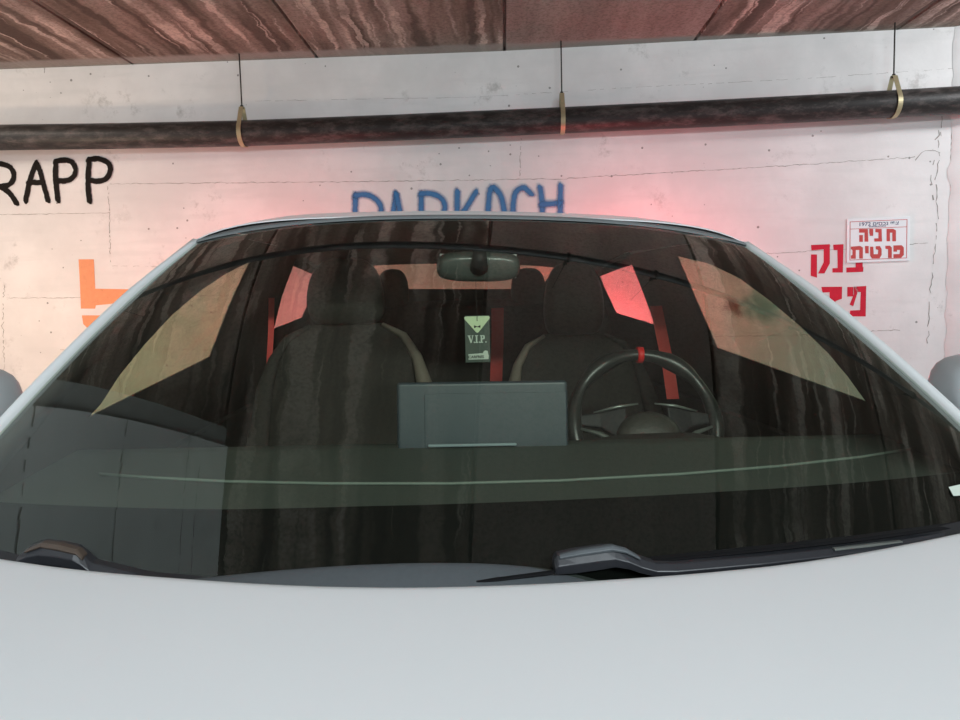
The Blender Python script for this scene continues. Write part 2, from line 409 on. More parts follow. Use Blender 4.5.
wpoly([[(236,178),(282,178),(286,266),(400,268),(400,300),(330,312),(288,316),(286,326),(243,326),(240,250)],[(246,346),(330,346),(300,420),(250,372)]], 'painted_mark', M_porange, 'orange painted angular mark beside the left pillar', 3, 0, 200)
# red stencil letters, traced in the 8.475x crop at (800,235)
wpoly([[(93,85),(252,78),(252,240),(206,326),(152,326),(200,230),(200,122),(96,130)],
       [(93,165),(143,165),(143,362),(90,345)],
       [(280,82),(368,78),(362,318),(274,318),(274,282),(318,280),(316,128),(284,128)],
       [(400,80),(530,80),(530,270),(536,272),(534,312),(392,318),(392,276),(470,274),(470,128),(400,128)],
       [(180,440),(356,438),(354,540),(300,560),(300,700),(250,700),(250,485),(190,488)],
       [(400,440),(450,440),(450,520),(400,522)],
       [(454,438),(560,432),(556,690),(420,690),(424,640),(508,636),(514,484),(488,482),(450,604),(420,590),(456,500)]],
      'stencilled_letters', M_pred, 'red stencilled Hebrew letters below the parking sign', 8.475, 800, 235)
wpoly([[(452,436),(478,436),(500,500),(486,500)]], 'stencil_notch', M_wall, 'white notch in the lower red letter', 8.475, 800, 235)
strokes('sprayed_patch', [[(748,300),(758,301),(770,305)],[(752,311),(768,315)]], .17, M_pteal, 'teal sprayed patch seen through the right window')
strokes('smudge', [[(731,301),(738,313)],[(727,307),(736,307)]], .10, M_pbrown, 'brown smudge seen through the right window')

# parking sign
def text_mesh(txt, size, name, mat, parent, M, bold=0.0, depth=.0006, sx=1.0):
    cu = bpy.data.curves.new(name, 'FONT'); cu.body = txt; cu.size = size; cu.align_x = 'CENTER'; cu.align_y = 'CENTER'; cu.offset = bold; cu.extrude = depth; cu.resolution_u = 3
    ob = bpy.data.objects.new(name, cu); C.objects.link(ob)
    bpy.context.view_layer.update()
    me = bpy.data.meshes.new_from_object(ob.evaluated_get(bpy.context.evaluated_depsgraph_get()))
    bpy.data.objects.remove(ob)
    if len(me.vertices):
        co_ = np.array([v.co for v in me.vertices]); mid = (co_.max(0)+co_.min(0))/2
        for v in me.vertices: v.co = Vector(((v.co.x-mid[0])*sx, v.co.y-mid[1], v.co.z))
    me.transform(M); me.materials.clear(); me.materials.append(mat)
    me.name = name
    return link(bpy.data.objects.new(name, me), parent)
a = on_wall(846, 217); b = on_wall(909, 217); c_ = on_wall(848, 264)
sw = (b-a)[0]; sh = abs((on_wall(878, 218)-on_wall(878, 262))[2]); cx_, cz_ = on_wall(877.5, 240)[[0, 2]]
sg = empty('parking_sign', (cx_, yw(cx_)-.006, cz_)); sg.rotation_euler = (0, math.radians(-.6), -math.atan(BEND))
tag(sg, 'white rectangular parking sign with red Hebrew lettering on the right of the wall', 'sign')
m = MB(); m.box((-sw/2, -.004, -sh/2), (sw/2, .003, sh/2)); m.build('sign_board', M_signwhite, sg, bevel=.002)
m = MB()
def rect(x0, z0, x1, z1, w):
    for lo, hi in (((x0,-.0052,z0),(x1,-.004,z0+w)),((x0,-.0052,z1-w),(x1,-.004,z1)),((x0,-.0052,z0),(x0+w,-.004,z1)),((x1-w,-.0052,z0),(x1,-.004,z1))): m.box(lo, hi)
ex, ez = sw*.455, sh*.44
rect(-ex, -ez, ex, ez, .0035); m.box((-ex,-.0052,sh*.265), (ex,-.004,sh*.265+.003)); m.build('sign_border', M_signred, sg)
FR = Matrix.Rotation(math.radians(90), 4, 'X')
def ST(x, z, y=-.0048): return Matrix.Translation((x, y, z)) @ FR
bpy.context.view_layer.update(); SI = sg.matrix_world.inverted()
def sletter(pts):
    P_ = [SI @ Vector(on_wall(840+x/12, 210+y/12, .0115)) for x, y in pts]
    slab('sign_lettering', [(p.x, -.0046, p.z) for p in P_], [], (0,-.0008,0), M_signred, sg)
for pts in ([(230,228),(335,228),(340,380),(295,380),(295,272),(230,272)], [(232,300),(275,300),(275,382),(232,382)],
    [(352,226),(398,226),(398,310),(360,310),(352,270)],
    [(425,226),(500,226),(505,378),(412,378),(412,340),(462,340),(462,270),(425,266)],
    [(560,226),(640,226),(672,245),(672,375),(628,375),(628,272),(600,272),(600,375),(560,375)],
    [(132,440),(240,430),(275,450),(275,583),(232,583),(232,480),(190,480),(190,585),(132,585),(132,545),(150,540),(150,480),(132,470)],
    [(300,432),(345,432),(345,520),(305,520)],
    [(362,440),(400,440),(405,530),(455,530),(460,480),(430,470),(430,435),(480,432),(500,470),(500,540),(475,580),(385,582),(362,550)],
    [(545,430),(600,428),(622,450),(622,575),(578,575),(578,470),(545,465)],
    [(642,425),(740,422),(766,450),(766,540),(735,572),(642,575),(642,530),(715,528),(722,480),(685,478),(685,500),(642,500)]): sletter(pts)
text_mesh('1972 \u05dd\u05d9\u05e1\u05db\u05e0 \u05d9\u05e4\u05e6', sh*.115, 'sign_lettering', M_signblue, sg, ST(.01*sw, .37*sh), .0004, sx=1.2)['label'] = 'small navy lettering'
m = MB()
for i in range(12): m.box((-.10*sw-.02+i*.009, -.005, .297*sh), (-.10*sw-.014+i*.009, -.004, .297*sh+.006))
m.build('sign_small_print', M_signblue, sg)

# ------------------------------------------------------------------ pipes
PO = .13
def ppx(px, py): return on_wall(px, py, PO)
pl = [(-300,145),(-140,141),(0,135.5),(120,134),(240,131.5),(400,125.5),(560,118.5),(700,112),(830,105.5),(960,98),(1080,90),(1280,74)]
m = MB(); pp = [ppx(x, y+2.0) for x, y in pl]; m.tube(pp, .081, 28)
pipe = m.build('drain_pipe', M_pipe, smooth=True); tag(pipe, 'long black dusty drain pipe running across the upper back wall', 'pipe')
def pz(x):
    return np.interp(x, [p[0] for p in pp], [p[2] for p in pp])
def hanger(px, label, yaw, kind=0):
    x = ppx(px, 110)[0]; z = pz(x); h = empty('pipe_hanger', (x, yw(x)-PO, z), yaw)
    tag(h, label, 'pipe hanger', 'strap hangers of the drain pipe')
    m = MB(); m.tube([(0,0,.16),(0,0,ZC-z)], .0045, 10); m.build('threaded_rod', M_rod, h, smooth=True)
    # pear shaped strap band round the pipe
    r = .0865; pts = []
    for k in range(33):
        a = math.radians(-90-125+250*k/32); pts.append((r*math.cos(a), r*math.sin(a)))
    pts = [(-.014, .166)] + list(reversed(pts)) + [(.014, .166)]
    pts = [(-.004,.168)] + [p for p in [( -abs(q[0]) if i < len(pts)/2 else abs(q[0]), q[1]) for i, q in enumerate(pts)]] + [(.004,.168)]
    m = MB(); g = []
    for i, (a, b) in enumerate(pts):
        p, q = pts[max(i-1,0)], pts[min(i+1,len(pts)-1)]; d = Vector((q[0]-p[0], q[1]-p[1]))
        d = d.normalized() if d.length > 1e-6 else Vector((1,0)); n = Vector((-d.y, d.x))*.0018
        g.append([(-.014,a+n.x,b+n.y),(.014,a+n.x,b+n.y),(.014,a-n.x,b-n.y),(-.014,a-n.x,b-n.y)])
    m.loft(g); m.build('strap', M_brass, h)
    m = MB(); m.tube([(0,0,.155),(0,0,.178)], .010, 6); m.build('nut', M_rod, h)
hanger(242, 'tan metal strap hanger holding the pipe above the passenger seat side', 0)
hanger(562, 'narrow metal strap hanger with red glow at its lower end', 0)
hanger(893, 'wide open tan strap hanger nearest the right end of the pipe', 0)
# the overhead pipe over the car: seen in the windscreen
PY2, PZ2 = 2.33, 2.472
m = MB(); m.tube([(-4.9,PY2,PZ2),(-2,PY2,PZ2),(0,PY2,PZ2),(2,PY2,PZ2),(4.9,PY2,PZ2)], .024, 20)
op = m.build('overhead_pipe', M_pipe, smooth=True); tag(op, 'thin dark overhead pipe mirrored as a curved line across the windscreen', 'pipe')
for x in (.38, .80, 1.61, 2.51, -1.9):
    h = empty('pipe_clamp', (x, PY2, PZ2)); h.parent = op
    m = MB(); m.tube([(0,0,.03),(0,0,ZC-PZ2-.0004)], .0016, 8); m.build('threaded_rod', M_rod, h)
    m = MB(); m.tube([(0, .029*math.cos(a), .029*math.sin(a)) for a in [2*math.pi*k/24 for k in range(24)]], .007, 8, closed=True); m.tube([(0,0,.02),(0,0,.075)], .010, 8); m.build('clamp_ring', M_rod, h)

# ------------------------------------------------------------------ the car
car = empty('car', CO, CYAW); tag(car, 'white car parked tail-in with its windscreen facing the camera', 'car')
G = dict(wb=.7936, yb0=.78, yb2=.1255, yb4=.0369, zb0=.9035, zb2=.0032, wt=.6042, yt0=1.6126, yt2=.0256, yt4=-.0313, zt0=1.4199, zt2=-.0254, zt4=-.0317, b0=.0222, b2=.0022, tilt=-.0256)
def glass(u, v, off=0.0):
    d = G; u2 = u*u; u4 = u2*u2
    B = np.array([d['wb']*u, d['yb0']+d['yb2']*u2+d['yb4']*u4, d['zb0']+d['zb2']*u2])
    T = np.array([d['wt']*u, d['yt0']+d['yt2']*u2+d['yt4']*u4, d['zt0']+d['zt2']*u2+d['zt4']*u4])
    P_ = B+(T-B)*v; k = (d['b0']+d['b2']*u2)*4*v*(1-v)
    return P_+np.array([0, -.5*(k+off), .87*(k+off)+d['tilt']*P_[0]])
def hitglass(px, py):
    dl = rayc(px, py); x = np.array([(px-480)/500, .3, 1.])
    for _ in range(14):
        f = glass(x[0], x[1])-(O_CAR+dl*x[2]); h = 1e-5
        J = np.stack([(glass(x[0]+h,x[1])-glass(x[0],x[1]))/h, (glass(x[0],x[1]+h)-glass(x[0],x[1]))/h, -dl], 1)
        x = x-np.linalg.solve(J, f)
    return x
def lin(a, b, n): return [a+(b-a)*i/(n-1) for i in range(n)]

# windscreen
m = MB(); m.grid([[glass(u, v) for v in lin(-.03, 1.0, 41)] for u in lin(-1, 1, 61)])
ws = m.build('windscreen', M_glass, car, smooth=True)
fr = [(-110,484),(0,500),(60,503),(150,506),(230,507),(360,504),(500,500),(620,495),(730,489),(850,481),(960,470),(1040,460)]
fu = [hitglass(*p) for p in fr]; fx = [q[0] for q in fu]; fv = [q[1] for q in fu]
m = MB(); rows = []
for u in lin(-1, 1, 61):
    vv = float(np.interp(u, fx, fv)); rows.append([glass(u, -.03+(vv+.03)*k/8, -.004) for k in range(9)])
m.grid(rows); m.build('frit_band', M_frit, ws, smooth=True)
a = [at_y(948,489,.97), at_y(962,486,.97), at_y(966,496,.97), at_y(953,498,.97)]
x = [hitglass(948,488), hitglass(966,484), hitglass(970,496), hitglass(953,497)]
mesh('corner_sticker', [glass(q[0], q[1], .002) for q in x], [(0,1,2,3)], M_cardtext, ws)

def curve_rib(rows_, name, mat, parent, smooth=True, bevel=0):
    m = MB(); m.grid(rows_); return m.build(name, mat, parent, smooth=smooth, bevel=bevel)
def roofp(u, y):
    # half width and height of the roof along y
    hw = np.interp(y, [1.6, 2.2, 2.9, 3.4], [.618, .645, .63, .58])
    zc = np.interp(y, [1.6, 1.75, 1.95, 2.2, 2.5, 2.9, 3.2, 3.45], [1.417, 1.443, 1.474, 1.494, 1.499, 1.485, 1.458, 1.425])
    sag = np.interp(y, [1.6, 2.2, 3.4], [.056, .066, .06])
    xx = hw*u; return np.array([xx, y, zc-sag*(.36*u*u+.64*u**8)+G['tilt']*xx])
# pillars : outer painted section and inner trim for both sides
for s in (-1, 1):
    rows = []
    for v in lin(-.06, 1.0, 25):
        p = glass(s, min(v, 1.0)); w = .012
        rows.append([p+np.array([-s*.004,.002,-.014]), p+np.array([-s*.002,-.004,.004]), p+np.array([s*.006,-.005,.011-.008*max(0,min(v,1)-.7)/.3]), p+np.array([s*w,.006,.006]), p+np.array([s*(w+.010),.022,-.010]), p+np.array([s*(w+.012),.040,-.03]), p+np.array([s*(w-.01),.040,-.034]), p+np.array([s*.004,.03,-.03])])
    l0 = rows[-1]; p0 = glass(s, 1.0)
    for y in (1.66, 1.72, 1.80, 1.95, 2.2, 2.6, 3.0, 3.35):
        q_ = roofp(s, y); rows.append([(np.array(a_)-p0)*np.array([.8,.5,.35])+q_+np.array([-s*.006,0,-.004]) for a_ in l0])
    m = MB(); m.loft(rows); pl_ = m.build('front_pillar', M_pillar, car, smooth=True)
    rows = [[glass(s*.998, v, -.003), glass(s*.972, v, -.006), glass(s*.974, v, -.006)+np.array([0,.025,-.012]), glass(s, v, -.012)+np.array([s*.006,.05,-.03])] for v in lin(-.03, 1, 25)]
    m = MB(); m.grid(rows); m.build('pillar_trim', M_trim, car, smooth=True)

# roof: starts behind the windscreen top
rows = []
for u in lin(-1.0, 1.0, 41):
    p0 = glass(u, 1.0)
    y0 = p0[1]+.03
    r = [roofp(u, y0)+np.array([0,-.004,-.0030]), roofp(u, y0)+np.array([0,-.003,-.0004]), roofp(u, y0)+np.array([0,.001,.0012])]
    for y in lin(y0+.03, 3.42, 22): r.append(roofp(u, y))
    rows.append(r)
curve_rib(rows, 'roof', M_paint, car)
# top moulding (grey strip) and rubber gap
def rf(u): return roofp(u, glass(u,1.0)[1]+.03)
curve_rib([[glass(u,.982,.0015), glass(u,.985,.004), glass(u,1.0,.004), glass(u,1.0,.004)*.25+rf(u)*.75+np.array([0,0,-.004])] for u in lin(-1, 1, 41)], 'top_moulding', M_gloss, car)
curve_rib([[glass(u,1.0,.004)*.3+rf(u)*.7+np.array([0,-.001,-.0035]), rf(u)+np.array([0,-.0045,-.0025]), rf(u)+np.array([0,-.0035,-.0026])] for u in lin(-1, 1, 41)], 'roof_seal', M_rubber, car)
# headliner
rows = [[glass(u*.98, 1.0, -.012)+np.array([0,-.01,0])]+[roofp(u*.96, y)-np.array([0,0,.035]) for y in lin(1.66, 3.34, 16)] for u in lin(-1, 1, 25)]
for s in (-1, 1):
    e_ = [np.array(r_[0 if s < 0 else -1]) for r_ in zip(*rows)]
    drop = [[p, p+np.array([s*.03,0,-.012]), p+np.array([s*.045,0,-.034])] for p in e_]
    curve_rib(drop, 'headliner_edge', M_liner, car)
curve_rib(rows, 'headliner', M_liner, car)

# side panels with window openings (roof rail to sill), inner trim skin + painted outer skin
HL = {}
def side_outline(s):
    pts = [(.93,.82),(.94,.855),(1.00,.88),(1.13,.995),(1.33,1.145),(1.53,1.278),(1.70,1.362),(1.9,1.390),(2.3,1.40),(2.8,1.39),(3.2,1.37),(3.6,1.25),(3.95,1.16),(4.1,.82)]
    pts = [(y, z+G['tilt']*s*.7) for y, z in pts]
    return [((.792-.415*(z-.92))*s, y, z) for y, z in pts]
def off(p, s, d): return Vector(p)+Vector((s*d, 0, d*.415))
win = {
 -1: ([(88,418),(101,404),(119,376),(145,344),(172,315),(200,291),(227,273),(250,262),(228,310),(210,357)], [(296,259),(308,263),(321,272),(312,296),(302,318),(274,329),(282,296)]),
  1: ([(866,402),(848,377),(828,353),(799,325),(769,300),(739,278),(710,264),(677,256),(696,300),(717,348)], [(596,269),(610,261),(628,255),(642,290),(655,325),(616,313),(606,292)])}
for s in (-1, 1):
    h = [[at_side(px, py, s) for px, py in w] for w in win[s]]
    n = Vector((s, 0, .415)).normalized()
    slab('side_trim', side_outline(s), h, n*.003, M_trim, car)
    grow = []
    for w in win[s]:
        mx_, my_ = sum(p[0] for p in w)/len(w), sum(p[1] for p in w)/len(w)
        grow.append([Vector(at_side(mx_+(px-mx_)*1.09, my_+(py-my_)*1.10, s, -.007)) for px, py in w])
    slab('side_frame', [Vector(p)+n*.0042 for p in side_outline(s)], grow, n*.006, M_paint, car)
    for w, nm, mt in zip(h, ('front_side_window', 'rear_side_window'), (M_side, M_rearside)):
        c0 = sum((Vector(p) for p in w), Vector())/len(w)
        mesh(nm, [c0+(Vector(p)-c0)*1.08+n*.0036 for p in w], [tuple(q_) for q_ in tessellate_polygon([w])], mt, car)
    slab('door_card', [(s*.785,.95,.30),(s*.785,3.95,.30),(s*.785,3.95,.87),(s*.785,.95,.87)], [], (s*.03,0,0), M_trim, car)
    # lower body side with wheel arches
    pts = []
    y = -.62
    pts += [(-.62,.32),(-.42,.24)]
    pts += [(.02+.36*math.cos(math.radians(a))*1.0, .33+.36*math.sin(math.radians(a))) for a in range(190, -11, -20)]
    pts += [(.5,.22),(2.4,.22)]
    pts += [(3.0+.36*math.cos(math.radians(a)), .33+.36*math.sin(math.radians(a))) for a in range(190, -11, -20)]
    pts += [(3.9,.26),(4.08,.4),(4.1,.98),(3.0,.98),(1.5,.96),(.9,.88),(.1,.80),(-.3,.74),(-.58,.66)]
    slab('body_side', [(s*.865, y_, z_) for y_, z_ in pts], [], (s*.04, 0, 0), M_paint, car, bevel=.012)
    slab('shoulder', [(s*.85,1.25,.78),(s*.85,1.25,.83),(s*.90,1.25,.82),(s*.90,1.25,.77)], [], (0,2.8,.08), M_paint, car, bevel=.01)
    # wheels
    for y_ in (.02, 3.0):
        mm = MB(); rings = []
        for rr, xx in ((.20,.60),(.29,.60),(.32,.62),(.325,.70),(.32,.80),(.29,.825),(.20,.82)):
            rings.append([(s*xx, y_+rr*math.cos(t), .325+rr*math.sin(t)) for t in [2*math.pi*k/36 for k in range(36)]])
        mm.loft(rings, cap=False); w_ = mm.build('wheel', M_tyre, car, smooth=True)
        mm = MB()
        for k in range(5):
            t = 2*math.pi*k/5; d = Vector((0, math.cos(t), math.sin(t))); e = Vector((0,-math.sin(t), math.cos(t)))
            c0 = Vector((s*.80, y_, .325))
            mm.loft([[c0+d*.03+e*.03, c0+d*.03-e*.03, c0+d*.03-e*.03-Vector((s*.03,0,0)), c0+d*.03+e*.03-Vector((s*.03,0,0))],
                     [c0+d*.21+e*.018, c0+d*.21-e*.018, c0+d*.21-e*.018-Vector((s*.03,0,0)), c0+d*.21+e*.018-Vector((s*.03,0,0))]])
        mm.build('wheel_spokes', M_chrome, w_)
# rear bulkhead inner trim with the rear window opening
hole = [at_y(px, py, 3.30) for px, py in [(368,264),(405,262),(460,259),(520,260),(557,265),(541,289),(470,289),(392,289)]]
slab('rear_trim', [(-.70,3.30,.50),(.70,3.30,.50),(.70,3.30,1.10),(.62,3.30,1.37),(.4,3.30,1.44),(0,3.30,1.455),(-.4,3.30,1.455),(-.62,3.30,1.40),(-.72,3.30,1.10)], [hole], (0,.03,0), M_trim, car)
m = MB(); m.grid([[(x, 3.42+.42*v, 1.415-.02*(x/.6)**2-.165*v+G['tilt']*x) for v in lin(0,1,6)] for x in lin(-.56,.56,13)]); m.build('rear_window', M_rear, car, smooth=True)
m = MB(); m.box((-.66,3.34,1.20),(.66,3.84,1.215)); m.build('parcel_shelf', M_trim, car)
# trunk, bumpers, bonnet structure
m = MB(); m.box((-.80,3.84,.62),(.80,4.18,1.19)); m.build('boot_lid', M_paint, car, bevel=.05, seg=4)
m = MB(); m.box((-.84,4.05,.30),(.84,4.24,.64)); m.build('rear_bumper', M_paint, car, bevel=.05, seg=4)
m = MB(); m.box((-.84,-.72,.28),(.84,-.56,.68)); m.build('front_bumper', M_paint, car, bevel=.05, seg=4)
for s in (-1, 1):
    m = MB(); m.box((s*.60-.17,4.165,.86),(s*.60+.17,4.19,1.00)) if s else None; m.build('tail_lamp', M_tail, car, bevel=.008)
m = MB(); m.box((-.13,4.182,1.10),(.13,4.19,1.12)); m.build('centre_brake_lamp', M_tail, car)

# bonnet, its rear edge curve taken where it meets the screen
he = [(-120,540),(-40,552),(0,558),(50,565.5),(107,572),(200,579),(260,583),(320,585.5),(380,586.5),(430,586.5),(500,584.5),(560,582),(620,578),(680,574),(740,568.5),(800,562),(880,549),(960,532.5),(1040,515),(1090,502)]
def ey(px): X = (px-487)/660.; return .725+.165*X*X
E_ = [at_y(px, py, ey(px)) for px, py in he]
m = MB(); rows = []
for p in E_:
    r = [p+np.array([0,.004,-.05]), p+np.array([0,.006,-.012]), p+np.array([0,.003,-.003]), p]
    for k in lin(.012, 1.0, 22):
        y = p[1]+( -.56-p[1])*k; dd = p[1]-y
        r.append(np.array([p[0]*(1-.03*k), y, p[2]-.085*dd-.05*dd*dd-.02*k*abs(p[0])]))
    rows.append(r)
m.grid(rows); m.build('bonnet', M_paint, car, smooth=True, sub=1)
for s_, row in ((-1, rows[0]), (1, rows[-1])):
    pr = sorted([(float(p[1]), p) for p in row[3:]], key=lambda t: t[0]); ysr = [t[0] for t in pr]
    g = []
    for y in lin(-.56, 1.02, 24):
        x_ = float(np.interp(y, ysr, [t[1][0] for t in pr])); z_ = float(np.interp(y, ysr, [t[1][2] for t in pr]))
        zt = float(np.interp(y, [-.58,-.3,.1,.9,1.5], [.66,.74,.80,.88,.96]))
        xi = s_*min(abs(x_)+.003, .885); g.append([(xi, y, z_-.035), (xi, y, z_-.004), ((xi+s_*.905)/2, y, z_-.015), (s_*.905, y, min(z_-.04, zt)), (s_*.903, y, min(z_-.10, zt-.06))])
    m_ = MB(); m_.grid(g); m_.build('fender', M_paint, car, smooth=True)
# cowl panel below the glass
ct = [(150,583),(190,577.5),(250,571),(320,564.5),(400,560.5),(480,560.5),(530,564),(570,570),(600,576)]
m = MB(); rows = []
for px, py in ct:
    a = at_y(px, py, .812); b = at_y(px, 600, .765); rows.append([a+np.array([0,.004,-.006]), a, a+(b-a)*.33+np.array([0,-.002,.003]), a+(b-a)*.66+np.array([0,-.002,.002]), b])
m.grid(rows); m.build('cowl_panel', M_cowl, car, smooth=True, sub=1)
m = MB(); rows = []
for px, py in [(-60,540),(0,547),(25,553),(95,568),(190,579),(320,590),(560,590),(700,578),(800,566),(870,545),(905,533),(945,522),(985,512),(1040,500)]:
    a = at_y(px, py+3, ey(px)+.055); b = at_y(px, py+30, ey(px)+.02); rows.append([a, (a+b)/2, b])
m.grid(rows); m.build('cowl_panel', M_black, car, smooth=True)['label'] = 'black scuttle strip'

# wipers
def wiper(pts, name='wiper_arm', mat=M_wiper, parent=None, depth=.018):
    rings = []
    for px, py, h, y in pts:
        t = at_y(px, py-h, y); b = at_y(px, py+h, y); c_ = (t+b)/2
        rings.append([b+np.array([0,-.3*depth,0]), b+np.array([0,.6*depth,0]), c_+np.array([0,depth,0]), t+np.array([0,.7*depth,0]), t+np.array([0,-.1*depth,0]), c_+np.array([0,-.5*depth,0])])
    m = MB(); m.loft(rings); return m.build(name, mat, parent, bevel=.0012)
w1 = wiper([(554,566,6,.792),(557,564,9,.79),(575,561.5,10.5,.79),(600,558,10.5,.79),(614,556.5,9.5,.79),(628,560,8,.79),(640,565,7,.79),(655,569,6.3,.79),(675,569,6,.79),(760,561.5,5.6,.80),(830,553.5,5.2,.815),(832,553,4.6,.816),(900,544,4.5,.835),(960,534,4.5,.857),(1000,528,3,.872)], 'wiper', parent=car)
w1['label'] = 'long black wiper along the right of the bonnet edge'
wiper([(559,557,2.2,.7865),(580,553,3.0,.785),(612,548.3,3.0,.785),(626,551,2.2,.785),(640,558.5,1.4,.786)], 'wiper_cap', M_cowl, w1, .008)
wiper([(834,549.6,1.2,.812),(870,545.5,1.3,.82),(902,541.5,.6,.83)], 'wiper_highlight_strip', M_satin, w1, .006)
wiper([(650,560.5,1.3,.80),(760,549.8,1.6,.812),(860,539,1.6,.83),(960,525.5,1.6,.865),(1000,520,1,.88)], 'wiper_blade', M_rubber, w1, .012)
w2 = wiper([(18,561,4,.85),(30,555,9,.85),(42,552.5,10.5,.85),(60,554.5,10.5,.845),(76,557.5,10,.84),(84,562,8,.84),(92,568,6,.84),(150,580,4,.82),(300,592,4,.80),(430,588,3,.795)], 'wiper', parent=car)
w2['label'] = 'left wiper whose cap peeks over the bonnet at the left'
wiper([(26,551,1.6,.846),(42,544.8,2.3,.846),(60,547.5,2.8,.84),(78,552,2.6,.836),(84,558,2.0,.836)], 'wiper_cap', M_wiperlit, w2, .012)  # top strip of the cap in the painted warm light colour
wiper([(430,586,1.2,.785),(500,579.5,1.3,.785),(554,572.5,1.5,.785)], 'wiper_blade', M_rubber, w2, .006)

# door mirrors
for s, c_ in ((-1, at_y(-56, 410, 1.50)), (1, at_y(1000, 392, 1.50))):
    m = stack([(0,0,-.085,.07,.05),(0,0,-.07,.115,.07),(0,0,0,.14,.08),(0,-.0,.05,.135,.075),(0,0,.078,.11,.06),(0,0,.086,.06,.035)], n=4)
    m.v = [(a+c_[0], b+c_[1], d+c_[2]) for a, b, d in m.v]
    mo = m.build('door_mirror', M_doormirror, car, smooth=True, sub=1)
    m = MB(); m.tube([(c_[0]-s*.10, c_[1], c_[2]-.05), (s*.80, c_[1]+.02, c_[2]-.09)], .028, 12); m.build('mirror_stalk', M_black, mo, smooth=True)
    m = MB(); m.box((c_[0]-.09, c_[1]+.060, c_[2]-.045), (c_[0]+.09, c_[1]+.080, c_[2]+.045)); m.build('mirror_glass', M_chrome, mo)

# ---- interior
def dz(y): return float(np.interp(y, [.80,.90,1.14,1.38], [.885,.905,.945,.967]))
YD = 1.38; zd = at_y(500, 440, YD)[2]
def dashz(x, y): return dz(y)-.967+zd+.0+G['tilt']*x*.6
rows = []
for x in lin(-.78, .78, 41):
    yb = .82+.16*x*x+.02; r = [np.array([x, yb, dashz(x, yb)-.02])]
    for y in lin(yb+.02, YD-.01, 14): r.append(np.array([x, y, dashz(x, y)]))
    r += [np.array([x, YD, dashz(x, YD)-.006]), np.array([x, YD+.03, .86]), np.array([x, YD+.02, .55])]
    rows.append(r)
m = MB(); m.grid(rows); ds = m.build('dashboard', M_dash, car, smooth=True)
seam = [(100,474),(160,478),(230,481.5),(330,483.5),(450,483.5),(560,480.5),(680,474),(780,466),(860,457),(910,449)]
m = MB(); rr = []
for px, py in seam:
    p = at_z(px, py, .0)  # solved on the dash surface below
    y = 1.14
    for _ in range(12): p = at_y(px, py, y); y += (p[2]-(dashz(p[0], y)+.003))*2.2
    rr.append(p)
m.tube(rr, .0026, 8); m.build('dash_seam', M_dashlip, ds, smooth=True)
# instrument binnacle and vents
m = stack([(.37,1.50,.72,.17,.07),(.37,1.50,.90,.17,.07),(.37,1.50,.925,.15,.06),(.37,1.50,.935,.10,.04)], n=3.2); m.build('instrument_hood', M_trim, car, smooth=True)
# central screen
q = [at_y(396,384,1.345), at_y(568,379,1.345), at_y(568,441,1.345), at_y(398,446,1.345)]
q = [Vector(p) for p in q]; cen = sum(q, Vector())/4
W2 = (q[1]-q[0]).length/2; H2 = (q[0]-q[3]).length/2
sl = empty('display_screen', cen); sl.parent = car; sl.location = cen; sl.rotation_euler = (math.radians(-6), math.radians(.9), 0)
m = MB(); m.box((-W2,0,-H2-.02),(W2,.016,H2)); m.build('screen_shell', M_screen, sl, bevel=.007, seg=4)
m = MB(); m.box((-W2+.052,-.002,-H2-.018),(W2-.004,.0,H2-.022)); m.build('screen_back_panel', M_screen, sl, bevel=.006, seg=3)
m = MB(); m.box((-W2+.058,-.012,-H2-.004),(W2-.10,-.004,-H2+.0015)); m.build('screen_strip', M_screenstrip, sl, bevel=.003)  # thin pale strip near the bottom edge of the screen back
m = MB(); m.box((-.05,.0,-H2-.08),(.05,.02,-H2-.0)); m.build('screen_bracket', M_trim, sl)

# steering wheel
sc_ = Vector(at_y(645, 424, 1.68)); swl = empty('steering_wheel'); swl.parent = car; swl.location = sc_
# local frame: x right, z up in wheel plane, tilted
swl.rotation_euler = (math.radians(-24), math.radians(1), 0)
RW = .172
def wp(t): 
    x = RW*math.cos(t); z = RW*math.sin(t)
    if z < -.13: z = -.13
    return (x, 0, z*1.02)
ring = [wp(2*math.pi*k/72) for k in range(72)]
rad = [.0165+.0028*math.cos(6*2*math.pi*k/72)+.002*(1 if 8 < k < 14 or 22 < k < 28 else 0) for k in range(72)]
m = MB(); m.tube(ring, rad, 14, closed=True); m.build('rim', M_wheelrim, swl, smooth=True)
m = MB(); m.tube([wp(math.radians(a)) for a in (90.5,89,87.5,86)], .0203, 14); m.build('centre_marker', M_redmark, swl, smooth=True)
m = MB(); m.loft([[(.078*math.cos(t)*k, d, -.035+.060*(math.sin(t) if math.sin(t) > 0 else .8*math.sin(t))*k) for t in [2*math.pi*i/40 for i in range(40)]] for k, d in ((.25,-.052),(.6,-.050),(.85,-.042),(.97,-.028),(1,-.005),(.95,.02))]); m.build('airbag_hub', M_leather, swl, smooth=True)
